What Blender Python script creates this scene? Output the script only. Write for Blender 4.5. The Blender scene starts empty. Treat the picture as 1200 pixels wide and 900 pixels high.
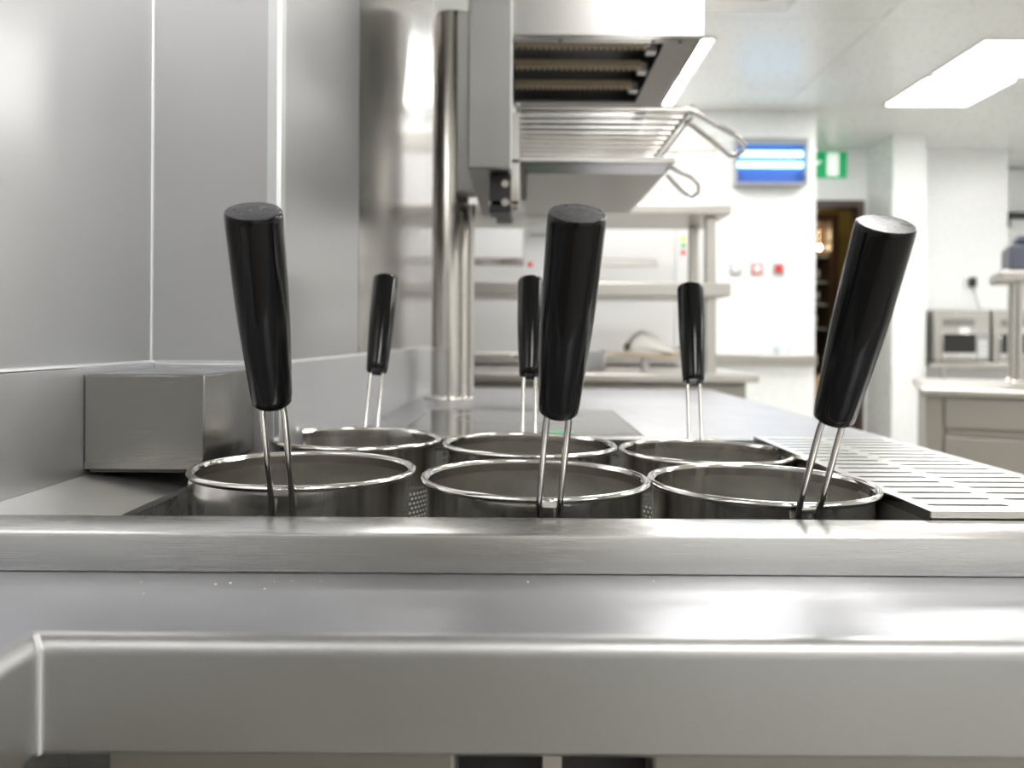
import bpy, bmesh, math, random
from mathutils import Vector, Matrix
random.seed(7)
PI = math.pi
SC = bpy.context.scene
C = SC.collection

# ------------------------------------------------------------------ camera
CH = 1.012                                  # lens height above the floor
cam = bpy.data.cameras.new('camera')
co = bpy.data.objects.new('camera', cam); C.objects.link(co)
co.location = (0, 0, CH)
co.rotation_euler = (PI/2, math.radians(-0.35), 0)
cam.lens = 28.5; cam.sensor_width = 36
cam.shift_x = -10/1200; cam.shift_y = -54/1200
cam.clip_start = 0.02; cam.clip_end = 60
cam.dof.use_dof = True; cam.dof.focus_distance = 0.47; cam.dof.aperture_fstop = 7.6
SC.camera = co

# ------------------------------------------------------------------ world, exposure
w = bpy.data.worlds.new('world'); SC.world = w; w.use_nodes = True
w.node_tree.nodes['Background'].inputs[0].default_value = (0.9, 0.95, 1, 1)
w.node_tree.nodes['Background'].inputs[1].default_value = 0.3
vs = SC.view_settings
vs.view_transform = 'Standard'; vs.look = 'None'; vs.gamma = 1; vs.use_curve_mapping = False
vs.exposure = 0.0
PANEL = 19.0                                # radiance of the ceiling light panels
SC.cycles.use_denoising = True
SC.cycles.max_bounces = 10; SC.cycles.glossy_bounces = 6; SC.cycles.diffuse_bounces = 5
SC.cycles.transparent_max_bounces = 16
SC.cycles.sample_clamp_indirect = 8; SC.cycles.caustics_reflective = True; SC.cycles.blur_glossy = 0.6

def H(h): return CH - h                     # height given as a drop below the lens

# ------------------------------------------------------------------ materials
def principled(name, col, rough=0.5, metal=0.0, emit=None, es=0, spec=None, coat=0):
    m = bpy.data.materials.new(name); m.use_nodes = True
    p = m.node_tree.nodes['Principled BSDF']
    p.inputs['Base Color'].default_value = (*col, 1)
    p.inputs['Roughness'].default_value = rough
    p.inputs['Metallic'].default_value = metal
    if spec is not None: p.inputs['Specular IOR Level'].default_value = spec
    if coat: p.inputs['Coat Weight'].default_value = coat; p.inputs['Coat Roughness'].default_value = 0.08
    if emit: p.inputs['Emission Color'].default_value = (*emit, 1); p.inputs['Emission Strength'].default_value = es
    return m

def noise_mat(name, col, rough, metal, scale, stretch=(1, 1, 1), cvar=0.06, rvar=0.08, bump=0.0, bdist=0.0004,
              blotch=0.0, bscale=9, aniso=0.0):
    """stainless / plain surface with stretched fine grain, slight blotches"""
    m = principled(name, col, rough, metal)
    nt = m.node_tree; N = nt.nodes; L = nt.links; p = N['Principled BSDF']
    tc = N.new('ShaderNodeTexCoord'); mp = N.new('ShaderNodeMapping'); mp.inputs['Scale'].default_value = stretch
    L.new(tc.outputs['Object'], mp.inputs['Vector'])
    nz = N.new('ShaderNodeTexNoise'); nz.inputs['Scale'].default_value = scale; nz.inputs['Detail'].default_value = 4
    L.new(mp.outputs[0], nz.inputs['Vector'])
    n2 = N.new('ShaderNodeTexNoise'); n2.inputs['Scale'].default_value = bscale; n2.inputs['Detail'].default_value = 3
    L.new(tc.outputs['Object'], n2.inputs['Vector'])
    mr = N.new('ShaderNodeMapRange'); mr.inputs['From Min'].default_value = 0.3; mr.inputs['From Max'].default_value = 0.7
    mr.inputs['To Min'].default_value = rough-rvar; mr.inputs['To Max'].default_value = rough+rvar
    L.new(nz.outputs['Fac'], mr.inputs['Value'])
    m2 = N.new('ShaderNodeMapRange'); m2.inputs['From Min'].default_value = 0.3; m2.inputs['From Max'].default_value = 0.7
    m2.inputs['To Min'].default_value = -blotch; m2.inputs['To Max'].default_value = blotch
    L.new(n2.outputs['Fac'], m2.inputs['Value'])
    ad = N.new('ShaderNodeMath'); ad.operation = 'ADD'; ad.use_clamp = True
    L.new(mr.outputs[0], ad.inputs[0]); L.new(m2.outputs[0], ad.inputs[1]); L.new(ad.outputs[0], p.inputs['Roughness'])
    mx = N.new('ShaderNodeMix'); mx.data_type = 'RGBA'
    a = tuple(max(0, c-cvar) for c in col); b = tuple(min(1, c+cvar) for c in col)
    mx.inputs['A'].default_value = (*a, 1); mx.inputs['B'].default_value = (*b, 1)
    L.new(nz.outputs['Fac'], mx.inputs['Factor']); L.new(mx.outputs['Result'], p.inputs['Base Color'])
    if bump:
        bp = N.new('ShaderNodeBump'); bp.inputs['Strength'].default_value = bump; bp.inputs['Distance'].default_value = bdist
        L.new(nz.outputs['Fac'], bp.inputs['Height']); L.new(bp.outputs[0], p.inputs['Normal'])
    if aniso:
        p.inputs['Anisotropic'].default_value = aniso
    return m

M = {}
M['satin'] = noise_mat('satin_steel', (.42, .425, .45), .36, 1, 1400, (1, 1, 1), .05, .05, .12, .0002, .04, 14)
M['apron'] = noise_mat('blasted_steel', (.45, .45, .445), .42, 1, 1100, (1, 1, 1), .04, .04, .12, .0002, .03, 10)
M['wall_steel'] = noise_mat('brushed_wall_steel', (.555, .555, .565), .36, 1, 420, (4, 4, .03), .012, .015, 0, 0, .03, 3)
M['upstand'] = noise_mat('upstand_steel', (.62, .625, .645), .42, 1, 1400, (1, 1, 1), .04, .05, .1, .0002, .03, 14)
M['deck'] = noise_mat('deck_steel', (.74, .735, .72), .40, 1, 900, (1, 1, 1), .01, .02, 0, 0, .02, 10)
M['wall_gloss'] = noise_mat('bright_wall_steel', (.55, .54, .535), .17, 1, 420, (4, 4, .03), .012, .02, 0, 0, .03, 5)
M['brush_x'] = noise_mat('brushed_steel_along', (.52, .515, .505), .27, 1, 500, (.03, 4, 4), .012, .012, 0, 0, .015, 8)
M['brush_y'] = noise_mat('brushed_steel_grate', (.68, .675, .67), .3, 1, 500, (4, .04, 4), .015, .02, 0, 0, .02, 8)
M['box_steel'] = noise_mat('brushed_box_steel', (.27, .26, .24), .24, 1, 420, (.04, .04, 5), .015, .03, 0, 0, .03, 20)
M['polish'] = principled('polished_steel', (.70, .68, .65), .1, 1)
M['wire'] = principled('wire_steel', (.52, .50, .475), .18, 1)
M['basket'] = noise_mat('basket_steel', (.74, .72, .69), .16, 1, 300, (3, 3, .04), .02, .03, 0, 0, .04, 40)
M['well'] = noise_mat('well_steel', (.78, .775, .76), .3, 1, 120, (1, 1, 1), .03, .05, 0, 0, .05, 12)
M['weld'] = principled('weld_bead', (.80, .81, .82), .34, 1)
M['tube'] = noise_mat('column_steel', (.58, .555, .52), .24, 1, 420, (4, 4, .03), .012, .02)
M['grill'] = noise_mat('grill_steel', (.32, .315, .305), .32, 1, 300, (3, 3, .05), .012, .03, 0, 0, .03, 10)
M['grill_face'] = noise_mat('grill_front_steel', (.43, .42, .41), .24, 1, 300, (.04, 3, 3), .012, .03)
M['shelf'] = noise_mat('shelf_steel', (.54, .52, .49), .35, 1, 200, (.06, 3, 3), .012, .03)
M['clad'] = noise_mat('clad_steel', (.74, .74, .74), .38, .45, 200, (3, 3, .04), .015, .03, 0, 0, .03, 5)
M['taupe'] = noise_mat('taupe_steel', (.36, .34, .305), .4, .6, 200, (.06, 3, 3), .012, .03)
M['white_wall'] = noise_mat('white_wall_panel', (.88, .90, .90), .28, 0, 40, (1, 1, 1), .01, .04)
M['white_ceil'] = noise_mat('white_ceiling_panel', (.82, .83, .81), .3, 0, 30, (1, 1, 1), .01, .04)
M['floor'] = noise_mat('floor_vinyl', (.42, .40, .37), .45, 0, 60, (1, 1, 1), .05, .06)
M['gap'] = principled('joint_gap', (.6, .6, .58), .8)  # flat grey of the ceiling slab seen in the panel joints
M['lamp'] = principled('lamp_diffuser', (.9, .9, .9), .5, 0, (1, .985, .955), PANEL)
M['white_metal'] = principled('white_painted_metal', (.88, .88, .88), .35)
M['grip'] = principled('black_grip', (.003, .003, .0035), .13, 0, spec=.26)
M['grip_top'] = noise_mat('black_grip_end', (.035, .035, .04), .30, 0, 260, (1, 1, 1), .012, .06, .15, .0003)
M['black'] = principled('black_plastic', (.012, .012, .013), .35)
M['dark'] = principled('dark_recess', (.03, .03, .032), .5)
M['element'] = noise_mat('ceramic_element', (.50, .41, .28), .6, 0, 120, (1, 1, 1), .06, .05)
M['reflector'] = noise_mat('dark_reflector', (.05, .05, .055), .35, .6, 60, (1, 1, 1), .03, .1)  # dark mottled tone for the grill's inner reflector
M['glass'] = principled('hob_glass', (.035, .036, .038), .06, 0, spec=.9, coat=.6)
M['green'] = principled('green_sign', (.0, .36, .12), .4, 0, (.0, .5, .17), .35)
M['mid_green'] = principled('green_patch', (.1, .5, .2), .3)
M['sign_white'] = principled('sign_white', (.9, .95, .9), .4, 0, (.9, 1, .95), .5)
M['uv'] = principled('uv_tube', (.5, .8, 1), .3, 0, (.42, .82, 1), 4.2)
M['blue_glow'] = principled('blue_glow', (.05, .14, .5), .4, 0, (.03, .13, .6), .2)  # back plate glows faintly itself, painting in the blue light of the tubes
M['navy'] = principled('slate_blue_plastic', (.09, .10, .135), .45)
M['red'] = principled('red_plastic', (.65, .03, .03), .4)
M['red_print'] = principled('red_print', (.9, .1, .06), .5)
M['yellow'] = principled('yellow_sticker', (.9, .75, .05), .5)
M['grey_plastic'] = principled('grey_plastic', (.35, .36, .36), .45)
M['white_plastic'] = principled('white_plastic', (.86, .87, .88), .3)
M['brown_wood'] = noise_mat('dark_brown_wood', (.055, .03, .022), .4, 0, 40, (6, 6, .5), .02, .05)
M['yellow_wall'] = noise_mat('ochre_wall', (.52, .42, .16), .7, 0, 20, (1, 1, 1), .03, .03)
M['warm'] = principled('warm_bulb', (1, .8, .5), .4, 0, (1, .78, .45), 20)
M['cabinet_back'] = noise_mat('cabinet_back', (.22, .14, .08), .5, 0, 14, (1, 1, 1), .1, .05)
M['tan'] = noise_mat('tan_wood', (.62, .47, .30), .55, 0, 60, (1, 6, 6), .06, .05)
M['cloth'] = noise_mat('white_cloth', (.86, .85, .80), .85, 0, 90, (1, 1, 1), .04, .03, .4, .002)
M['skin'] = principled('skin', (.62, .33, .24), .5)
M['hivis'] = principled('hi_vis_yellow', (.72, .85, .05), .6)
M['trouser'] = principled('black_trousers', (.02, .02, .022), .8)
M['hair'] = principled('dark_hair', (.03, .02, .015), .6)
M['crumb'] = principled('crumb', (.9, .82, .66), .7)
M['shelf_glass'] = principled('shelf_glass', (.5, .62, .66), .15, 0)
M['off_white'] = principled('off_white_paint', (.80, .78, .70), .5)

def perforated():
    m = noise_mat('perforated_steel', (.5, .48, .45), .22, 1, 200, (2, 2, .05), .04, .05)
    nt = m.node_tree; N = nt.nodes; L = nt.links
    def math_(op, a, b=None):
        n = N.new('ShaderNodeMath'); n.operation = op
        for i, v in enumerate((a, b)):
            if v is None: continue
            if isinstance(v, (int, float)): n.inputs[i].default_value = v
            else: L.new(v, n.inputs[i])
        return n.outputs[0]
    tc = N.new('ShaderNodeTexCoord'); sp = N.new('ShaderNodeSeparateXYZ'); L.new(tc.outputs['Object'], sp.inputs[0])
    u = math_('MULTIPLY', math_('ARCTAN2', sp.outputs['Y'], sp.outputs['X']), .0662/.0042)
    v = math_('MULTIPLY', sp.outputs['Z'], -1/.0036)
    row = math_('MODULO', math_('FLOOR', v), 2.0)
    u2 = math_('ADD', u, math_('MULTIPLY', row, .5))
    fu = math_('SUBTRACT', math_('FRACT', u2), .5); fv = math_('SUBTRACT', math_('FRACT', v), .5)
    d = math_('SQRT', math_('ADD', math_('MULTIPLY', fu, fu), math_('MULTIPLY', fv, fv)))
    hole = math_('LESS_THAN', d, .31)
    tr = N.new('ShaderNodeBsdfTransparent'); mix = N.new('ShaderNodeMixShader')
    out = N['Material Output']; p = N['Principled BSDF']
    edge = N.new('ShaderNodeBsdfDiffuse'); edge.inputs[0].default_value = (.8, .82, .78, 1)  # bright light in the holes painted as a pale matte ring
    e2 = N.new('ShaderNodeMixShader'); L.new(math_('LESS_THAN', d, .12), e2.inputs[0]); L.new(edge.outputs[0], e2.inputs[1]); L.new(tr.outputs[0], e2.inputs[2])
    L.new(hole, mix.inputs[0]); L.new(p.outputs[0], mix.inputs[1]); L.new(e2.outputs[0], mix.inputs[2])
    L.new(mix.outputs[0], out.inputs['Surface'])
    return m
M['perf'] = perforated()

# ------------------------------------------------------------------ mesh helpers
def box(bm, x0, x1, y0, y1, z0, z1):
    r = bmesh.ops.create_cube(bm, size=1)
    for v in r['verts']:
        v.co = Vector(((x0+x1)/2+v.co.x*(x1-x0), (y0+y1)/2+v.co.y*(y1-y0), (z0+z1)/2+v.co.z*(z1-z0)))
    return r['verts']
def frame_axes(d):
    d = d.normalized(); a = Vector((0, 0, 1)) if abs(d.z) < .9 else Vector((1, 0, 0))
    u = d.cross(a).normalized(); return u, d.cross(u).normalized()
def tube(bm, pts, r, n=12, closed=False, caps=True):
    pts = [Vector(p) for p in pts]; rings = []; K = len(pts); u = None
    for i, p in enumerate(pts):
        if closed: d = pts[(i+1) % K]-pts[i-1]
        else: d = pts[min(i+1, K-1)]-pts[max(i-1, 0)]
        d.normalize()
        if u is None: u, v = frame_axes(d)
        else:
            u = (u-d*u.dot(d)).normalized(); v = d.cross(u)
        rr = r[i] if isinstance(r, (list, tuple)) else r
        rings.append([bm.verts.new(p+(u*math.cos(2*PI*k/n)+v*math.sin(2*PI*k/n))*rr) for k in range(n)])
    for i in range(K if closed else K-1):
        a, b = rings[i], rings[(i+1) % K]
        for k in range(n): bm.faces.new((a[k], a[(k+1) % n], b[(k+1) % n], b[k]))
    if caps and not closed:
        bm.faces.new(rings[0]); bm.faces.new(rings[-1])
def lathe(bm, prof, n=64, mat=None, cap0=False, cap1=False):
    """prof: list of (r,z); mat: optional Matrix"""
    rings = []
    for r, z in prof:
        ring = []
        for k in range(n):
            p = Vector((r*math.cos(2*PI*k/n), r*math.sin(2*PI*k/n), z))
            ring.append(bm.verts.new(mat @ p if mat else p))
        rings.append(ring)
    for a, b in zip(rings, rings[1:]):
        for k in range(n): bm.faces.new((a[k], a[(k+1) % n], b[(k+1) % n], b[k]))
    if cap0: bm.faces.new(rings[0])
    if cap1: bm.faces.new(rings[-1])
def prism(bm, poly, axis, a, b):
    """extrude polygon of 2-tuples along axis ('x': poly=(y,z), 'y': poly=(x,z), 'z': poly=(x,y))"""
    def mk(p, t):
        return {'x': (t, p[0], p[1]), 'y': (p[0], t, p[1]), 'z': (p[0], p[1], t)}[axis]
    A = [bm.verts.new(mk(p, a)) for p in poly]; B = [bm.verts.new(mk(p, b)) for p in poly]
    n = len(poly)
    for i in range(n): bm.faces.new((A[i], A[(i+1) % n], B[(i+1) % n], B[i]))
    bm.faces.new(A); bm.faces.new(B)
def obj(name, bm, mat, parent=None, smooth=False, bevel=0, label=None, seg=2):
    bmesh.ops.recalc_face_normals(bm, faces=bm.faces)
    me = bpy.data.meshes.new(name); bm.to_mesh(me); bm.free()
    me.materials.append(M[mat] if isinstance(mat, str) else mat)
    o = bpy.data.objects.new(name, me); C.objects.link(o)
    if smooth:
        for p in me.polygons: p.use_smooth = True
        try: me.set_sharp_from_angle(angle=math.radians(40))
        except Exception: pass
    if parent: o.parent = parent
    if bevel:
        b = o.modifiers.new('bevel', 'BEVEL'); b.width = bevel; b.segments = seg; b.limit_method = 'ANGLE'; b.angle_limit = math.radians(50)
        b.harden_normals = False
        for p in me.polygons: p.use_smooth = True
        try: me.set_sharp_from_angle(angle=math.radians(35))
        except Exception: pass
    if label: o['label'] = label
    return o
def part(name, mat, parent, *boxes, bevel=0, label=None):
    bm = bmesh.new()
    for b in boxes: box(bm, *b)
    return obj(name, bm, mat, parent, bevel=bevel, label=label)
def tag(o, label, cat, group=None):
    o['label'] = label; o['category'] = cat
    if group: o['group'] = group
    return o
def thing(name, label, cat, group=None, loc=(0, 0, 0), rot=(0, 0, 0)):
    o = bpy.data.objects.new(name, None); C.objects.link(o); o.empty_display_size = .05
    o.location = loc; o.rotation_euler = rot
    return tag(o, label, cat, group)
def struct(o):
    o['kind'] = 'structure'; return o
def copy_tree(o, parent=None):
    c = o.copy(); C.objects.link(c); c.parent = parent
    for ch in [q for q in bpy.data.objects if q.parent == o]: copy_tree(ch, c)
    return c
# a thing built in world coordinates under an Empty placed at its base keeps its parts' coordinates
def rooted(name, label, cat, base, group=None):
    return thing(name, label, cat, group, loc=base)
def settle(root):
    """parts were made in world coordinates: shift their meshes into the root's frame"""
    inv = Matrix.Translation(-root.location)
    def go(o):
        for ch in [q for q in bpy.data.objects if q.parent == o]:
            if ch.type == 'MESH' and not ch.get('_set'): ch.data.transform(inv); ch['_set'] = 1
            go(ch)
    go(root)
    def clean(o):
        for ch in [q for q in bpy.data.objects if q.parent == o]:
            if '_set' in ch: del ch['_set']
            clean(ch)
    clean(root)
    return root

CEIL = CH+1.70
XR, YB = 6.2, 7.2                           # far right wall and wall with the doorway
# ------------------------------------------------------------------ the room shell
bm = bmesh.new(); box(bm, -2.6, XR+.1, -2.8, 9.6, -.1, 0); struct(obj('floor', bm, 'floor'))
bm = bmesh.new(); box(bm, -2.6, XR+.1, -2.8, 9.6, CEIL+.012, CEIL+.11); ceil = struct(obj('ceiling', bm, 'gap'))
me0 = None
for i in range(8):
    for j in range(9):
        if me0 is None:
            b_ = bmesh.new(); box(b_, .003, 1.197, .003, 1.197, 0, .012); o = obj('ceiling_panel', b_, 'white_ceil', ceil); me0 = o.data
        else:
            o = bpy.data.objects.new('ceiling_panel', me0); C.objects.link(o); o.parent = ceil
        o.location = (-2.6+i*1.1+i*.0, -2.8+j*1.2, CEIL) if False else (-2.9+i*1.2, -2.9+j*1.2, CEIL)
bm = bmesh.new(); box(bm, XR, XR+.1, -2.8, 9.6, 0, CEIL); struct(obj('wall_right', bm, 'white_wall'))
bm = bmesh.new(); box(bm, -.6, XR, -2.9, -2.8, 0, CEIL); struct(obj('wall_rear', bm, 'white_wall'))
# far white wall block carrying the insect killer; the doorway wall lies farther back
bm = bmesh.new(); box(bm, -2.6, 2.19, 6.03, 6.5, 0, CEIL); struct(obj('wall_far', bm, 'white_wall'))
bm = bmesh.new(); box(bm, -2.7, -2.6, 1.8, 6.5, 0, CEIL); struct(obj('wall_side', bm, 'white_wall'))
bm = bmesh.new()
box(bm, 2.05, 2.19, YB, YB+.12, 0, CEIL); box(bm, 2.19, 3.04, YB, YB+.12, 2.25, CEIL)
box(bm, 3.04, 4.32, YB, YB+.12, 0, CEIL); box(bm, 2.09, 2.19, 6.5, YB, 0, CEIL)
struct(obj('wall_back', bm, 'white_wall'))
bm = bmesh.new(); box(bm, 4.32, XR, 8.0, 8.1, 0, CEIL); box(bm, 4.22, 4.32, YB+.12, 8.0, 0, CEIL); struct(obj('wall_recess', bm, 'white_wall'))
bm = bmesh.new(); box(bm, 3.07, 3.35, 6.7, YB, 0, CEIL); struct(obj('wall_pillar', bm, 'white_wall'))
# hall beyond the doorway
bm = bmesh.new(); box(bm, 1.2, 4.2, 9.2, 9.3, 0, CEIL); box(bm, 1.1, 1.2, YB+.12, 9.3, 0, CEIL); box(bm, 4.12, 4.2, YB+.12, 9.2, 0, CEIL)
struct(obj('wall_hall', bm, 'yellow_wall'))
d1 = rooted('door_1', '', 'door', (2.6, YB, 0)); del d1['category']; del d1['label']; struct(d1)
bm = bmesh.new(); box(bm, 2.19, 2.25, YB-.02, YB+.14, 0, 2.25); obj('door_jamb', bm, 'brown_wood', d1, bevel=.004)
bm = bmesh.new(); box(bm, 2.985, 3.045, YB-.02, YB+.14, 0, 2.25); obj('door_jamb', bm, 'brown_wood', d1, bevel=.004)
bm = bmesh.new(); box(bm, 2.25, 2.985, YB-.02, YB+.14, 2.185, 2.25); obj('door_head', bm, 'brown_wood', d1, bevel=.004)
settle(d1)
# steel bumper rail along the white wall
bm = bmesh.new(); box(bm, .9, 2.185, 5.97, 6.03, .825, .9); struct(obj('trim_1', bm, 'shelf', bevel=.006))

# ------------------------------------------------------------------ steel clad wall on the left
X1, X2, YC, YE = -.295, -.194, .647, 1.78
wl = bpy.data.objects.new('wall_left', None); C.objects.link(wl); struct(wl)
zt = H(.021)
def wpart(name, mat, *b, bevel=0): return part(name, mat, wl, *b, bevel=bevel)
wpart('wall_core', 'white_wall', (-.6, X1-.004, -2.8, YC+.004, 0, CEIL), (-.6, X2-.004, YC+.004, YE-.004, 0, CEIL))
wpart('steel_panel', 'wall_steel', (X1-.004, X1, -2.8, YC, zt, CEIL))
wpart('steel_panel', 'wall_steel', (X1, X2-.004, YC, YC+.004, zt, CEIL))
wpart('steel_panel', 'wall_steel', (X2-.004, X2, YC+.004, .968, zt, CEIL))
wpart('steel_panel', 'wall_gloss', (X2-.004, X2, .971, 1.66, zt, CEIL))
wpart('steel_panel', 'wall_gloss', (X2-.004, X2, 1.663, YE, zt, CEIL), (-.6, X2-.004, YE-.004, YE, 0, CEIL))
# angle trim on the outer corner
bm = bmesh.new()
prism(bm, [(X2-.0085, YC-.0015), (X2-.001, YC-.0015), (X2+.0015, YC+.002), (X2+.0015, YC+.014), (X2+.0002, YC+.014), (X2+.0002, YC+.004), (X2-.0085, YC-.0002)], 'z', zt, CEIL)
obj('corner_trim', bm, 'weld', wl)
bm = bmesh.new(); tube(bm, [(X1+.0005, YC-.0005, zt), (X1+.0005, YC-.0005, CEIL)], .0016, 8); obj('corner_weld', bm, 'weld', wl, smooth=True)

# ------------------------------------------------------------------ worktop
HC = .1123; ZT = H(HC); XRT = .43; YBK = 1.81; YF = .301; XS = -.178
wt = rooted('worktop', 'satin stainless worktop with welded corner, apron and upstand, carrying the pasta cooker', 'worktop', (0, 1, ZT))
hx0, hx1, hy0, hy1 = -.25, .338, .405, .765
t = .004
def nose(y0):                                # profile (distance from edge inward, z)
    r = .007; pts = []
    for k in range(7):
        a = PI/2*k/6; pts.append((r-r*math.sin(a), ZT-r+r*math.cos(a)))
    return pts
bm = bmesh.new()
for b in ((X1, hx0, YF+.007, hy1, ZT-t, ZT), (hx0, hx1, YF+.007, hy0, ZT-t, ZT), (hx1, XRT-.007, YF+.007, hy1, ZT-t, ZT),
          (X1, X2, hy1 if hy1 < YC else hy1, YC, ZT-t, ZT)):
    if b[3] > b[2]: box(bm, *b)
box(bm, X2, XRT-.007, hy1, YBK, ZT-t, ZT)
box(bm, X1, XS-.007, -1.2, YF+.007, ZT-t, ZT)
obj('worktop_sheet', bm, 'satin', wt)
zb = H(.1563)
bm = bmesh.new()
pf = [(YF+.0075, ZT)]+[(YF+d, z) for d, z in nose(0)][1:]+[(YF, zb+.002), (YF+.002, zb), (YF+.02, zb), (YF+.02, zb+.003), (YF+.004, zb+.004), (YF+.004, ZT-.008), (YF+.0075, ZT-.004)]
prism(bm, pf, 'x', XS-.007, XRT-.002); obj('front_apron', bm, 'apron', wt, smooth=True)
bm = bmesh.new()
pf = [(XS-.0075, ZT)]+[(XS-d, z) for d, z in nose(0)][1:]+[(XS, zb+.002), (XS-.002, zb), (XS-.02, zb), (XS-.02, zb+.003), (XS-.004, zb+.004), (XS-.004, ZT-.008), (XS-.0075, ZT-.004)]
prism(bm, pf, 'y', -1.2, YF+.006); obj('side_apron', bm, 'apron', wt, smooth=True)
bm = bmesh.new()
pf = [(XRT-.0075, ZT)]+[(XRT-d, z) for d, z in nose(0)][1:]+[(XRT, zb), (XRT-.004, zb), (XRT-.004, ZT-.008), (XRT-.0075, ZT-.004)]
prism(bm, pf, 'y', YF+.002, YBK); obj('end_apron', bm, 'apron', wt, smooth=True)
bm = bmesh.new(); box(bm, XS, XRT, YBK-.004, YBK, zb, ZT-.001); obj('back_apron', bm, 'apron', wt)
bm = bmesh.new(); tube(bm, [(XS+.0005, YF-.0005, zb+.001), (XS+.0005, YF-.0005, ZT-.004), (XS-.003, YF+.003, ZT-.0005)], [.0014, .0013, .0012], 10)
obj('corner_weld', bm, 'weld', wt, smooth=True)
# upstand
u = .0045
bm = bmesh.new(); box(bm, X1-.002, X1+u, -1.2, YC, ZT, zt); obj('upstand', bm, 'upstand', wt, bevel=.0015)
bm = bmesh.new(); box(bm, X1+u, X2, YC-u, YC+.002, ZT, zt); obj('upstand', bm, 'upstand', wt, bevel=.0015)
bm = bmesh.new(); box(bm, X2-.002, X2+u, YC-u, YE, ZT, zt); obj('upstand', bm, 'upstand', wt, bevel=.0015)
bm = bmesh.new()
tube(bm, [(X1+.003, -1.2, zt), (X1+.003, YC-.004, zt), (X2+.003, YC-.004, zt), (X2+.003, YE, zt)], .0017, 8)
obj('upstand_weld', bm, 'weld', wt, smooth=True)
settle(wt)

# ------------------------------------------------------------------ base cabinet under the worktop
bc = rooted('base_cabinet', 'taupe stainless base cabinet under the front worktop with open centre bay', 'cabinet', (.12, 1, 0))
part('plinth', 'black', bc, (-.15, .40, .42, 1.72, 0, .1))
part('carcass', 'taupe', bc, (-.17, .42, .40, 1.78, .1, .12), (-.17, -.155, .36, 1.78, .12, zb-.002), (.405, .42, .36, 1.78, .12, zb-.002), (-.155, .405, .62, .635, .12, .7), (-.155, .405, 1.765, 1.78, .12, zb-.002))
part('centre_post', 'shelf', bc, (.0105, .0185, .342, .362, .12, zb-.002))
part('bay_shade', 'dark', bc, (-.03, .06, .375, .38, .12, zb-.002))  # dark sheet painting the shade inside the open bay
for x0, x1 in ((-.172, -.026), (.056, .42)):
    dd = part('door', 'taupe', bc, (x0, x1, .338, .358, .12, zb-.003), bevel=.002)
settle(bc)
lc = rooted('base_cabinet', 'stainless base cabinet under the side worktop against the steel wall', 'cabinet', (-.24, -.5, 0))
part('plinth', 'black', lc, (-.285, -.24, -1.15, .28, 0, .1))
part('carcass', 'taupe', lc, (-.294, -.222, -1.18, .3, .1, zb-.002))
part('door', 'taupe', lc, (-.221, -.205, -1.17, -.45, .12, zb-.004), bevel=.002)
part('door', 'taupe', lc, (-.221, -.205, -.44, .295, .12, zb-.004), bevel=.002)
settle(lc)

# ------------------------------------------------------------------ pasta cooker
HL = .0933; ZL = H(HL)
wx0, wx1, wy0, wy1 = -.228, .2145, .42, .748
pc = rooted('pasta_cooker', 'built-in stainless pasta cooker with deep well and raised front lip', 'cooker', (0, .58, ZT))
bm = bmesh.new()
prism(bm, [(.385, ZT+.0004), (.385, ZL-.003), (.3859, ZL-.0009), (.388, ZL), (.42, ZL), (.42, ZL-.01), (.4165, ZL-.01), (.4165, ZT+.0004)], 'x', X1+.005, .352)
obj('front_lip', bm, 'brush_x', pc, smooth=True)
bm = bmesh.new()
prism(bm, [(wy1, ZL-.01), (wy1, ZL), (.775, ZL), (.778, ZL-.003), (.778, ZT+.0004), (.774, ZT+.0004), (.772, ZL-.004), (wy1+.003, ZL-.01)], 'x', X2+.008, .352)
obj('back_lip', bm, 'brush_x', pc, smooth=True)
bm = bmesh.new()
prism(bm, [(X1+.005, ZL), (wx0, ZL-.0095), (wx0, ZL-.013), (X1+.005, ZL-.003)], 'y', .42, YC-.006)
obj('side_deck', bm, 'deck', pc)
bm = bmesh.new(); box(bm, X2+.006, X2+.008, YC, .778, ZT, ZL); box(bm, wx0, X2+.008, YC-.008, YC-.006, ZT, ZL); obj('rear_corner', bm, 'brush_x', pc)
part('side_flange', 'brush_x', pc, (.336, .352, .42, .748, ZT+.0004, ZL), bevel=.001)
wz = ZL-.215
bm = bmesh.new()
box(bm, wx0-.003, wx0, wy0-.002, wy1, wz, ZL-.0135); box(bm, wx1, wx1+.003, wy0-.002, wy1, wz, ZL-.002)
box(bm, wx0-.003, wx1+.003, wy0-.0035, wy0-.0005, wz, ZL-.011); box(bm, wx0-.003, wx1+.003, wy1, wy1+.003, wz, ZL-.011)
box(bm, wx0-.003, wx1+.003, wy0-.0035, wy1+.003, wz-.003, wz)
obj('well', bm, 'well', pc)
bm = bmesh.new(); box(bm, wx1+.003, .3365, wy0-.002, wy1, ZL-.04, ZL-.037); box(bm, .3335, .336, wy0-.002, wy1, ZL-.037, ZL-.002)
obj('overflow_trough', bm, 'well', pc)
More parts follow.
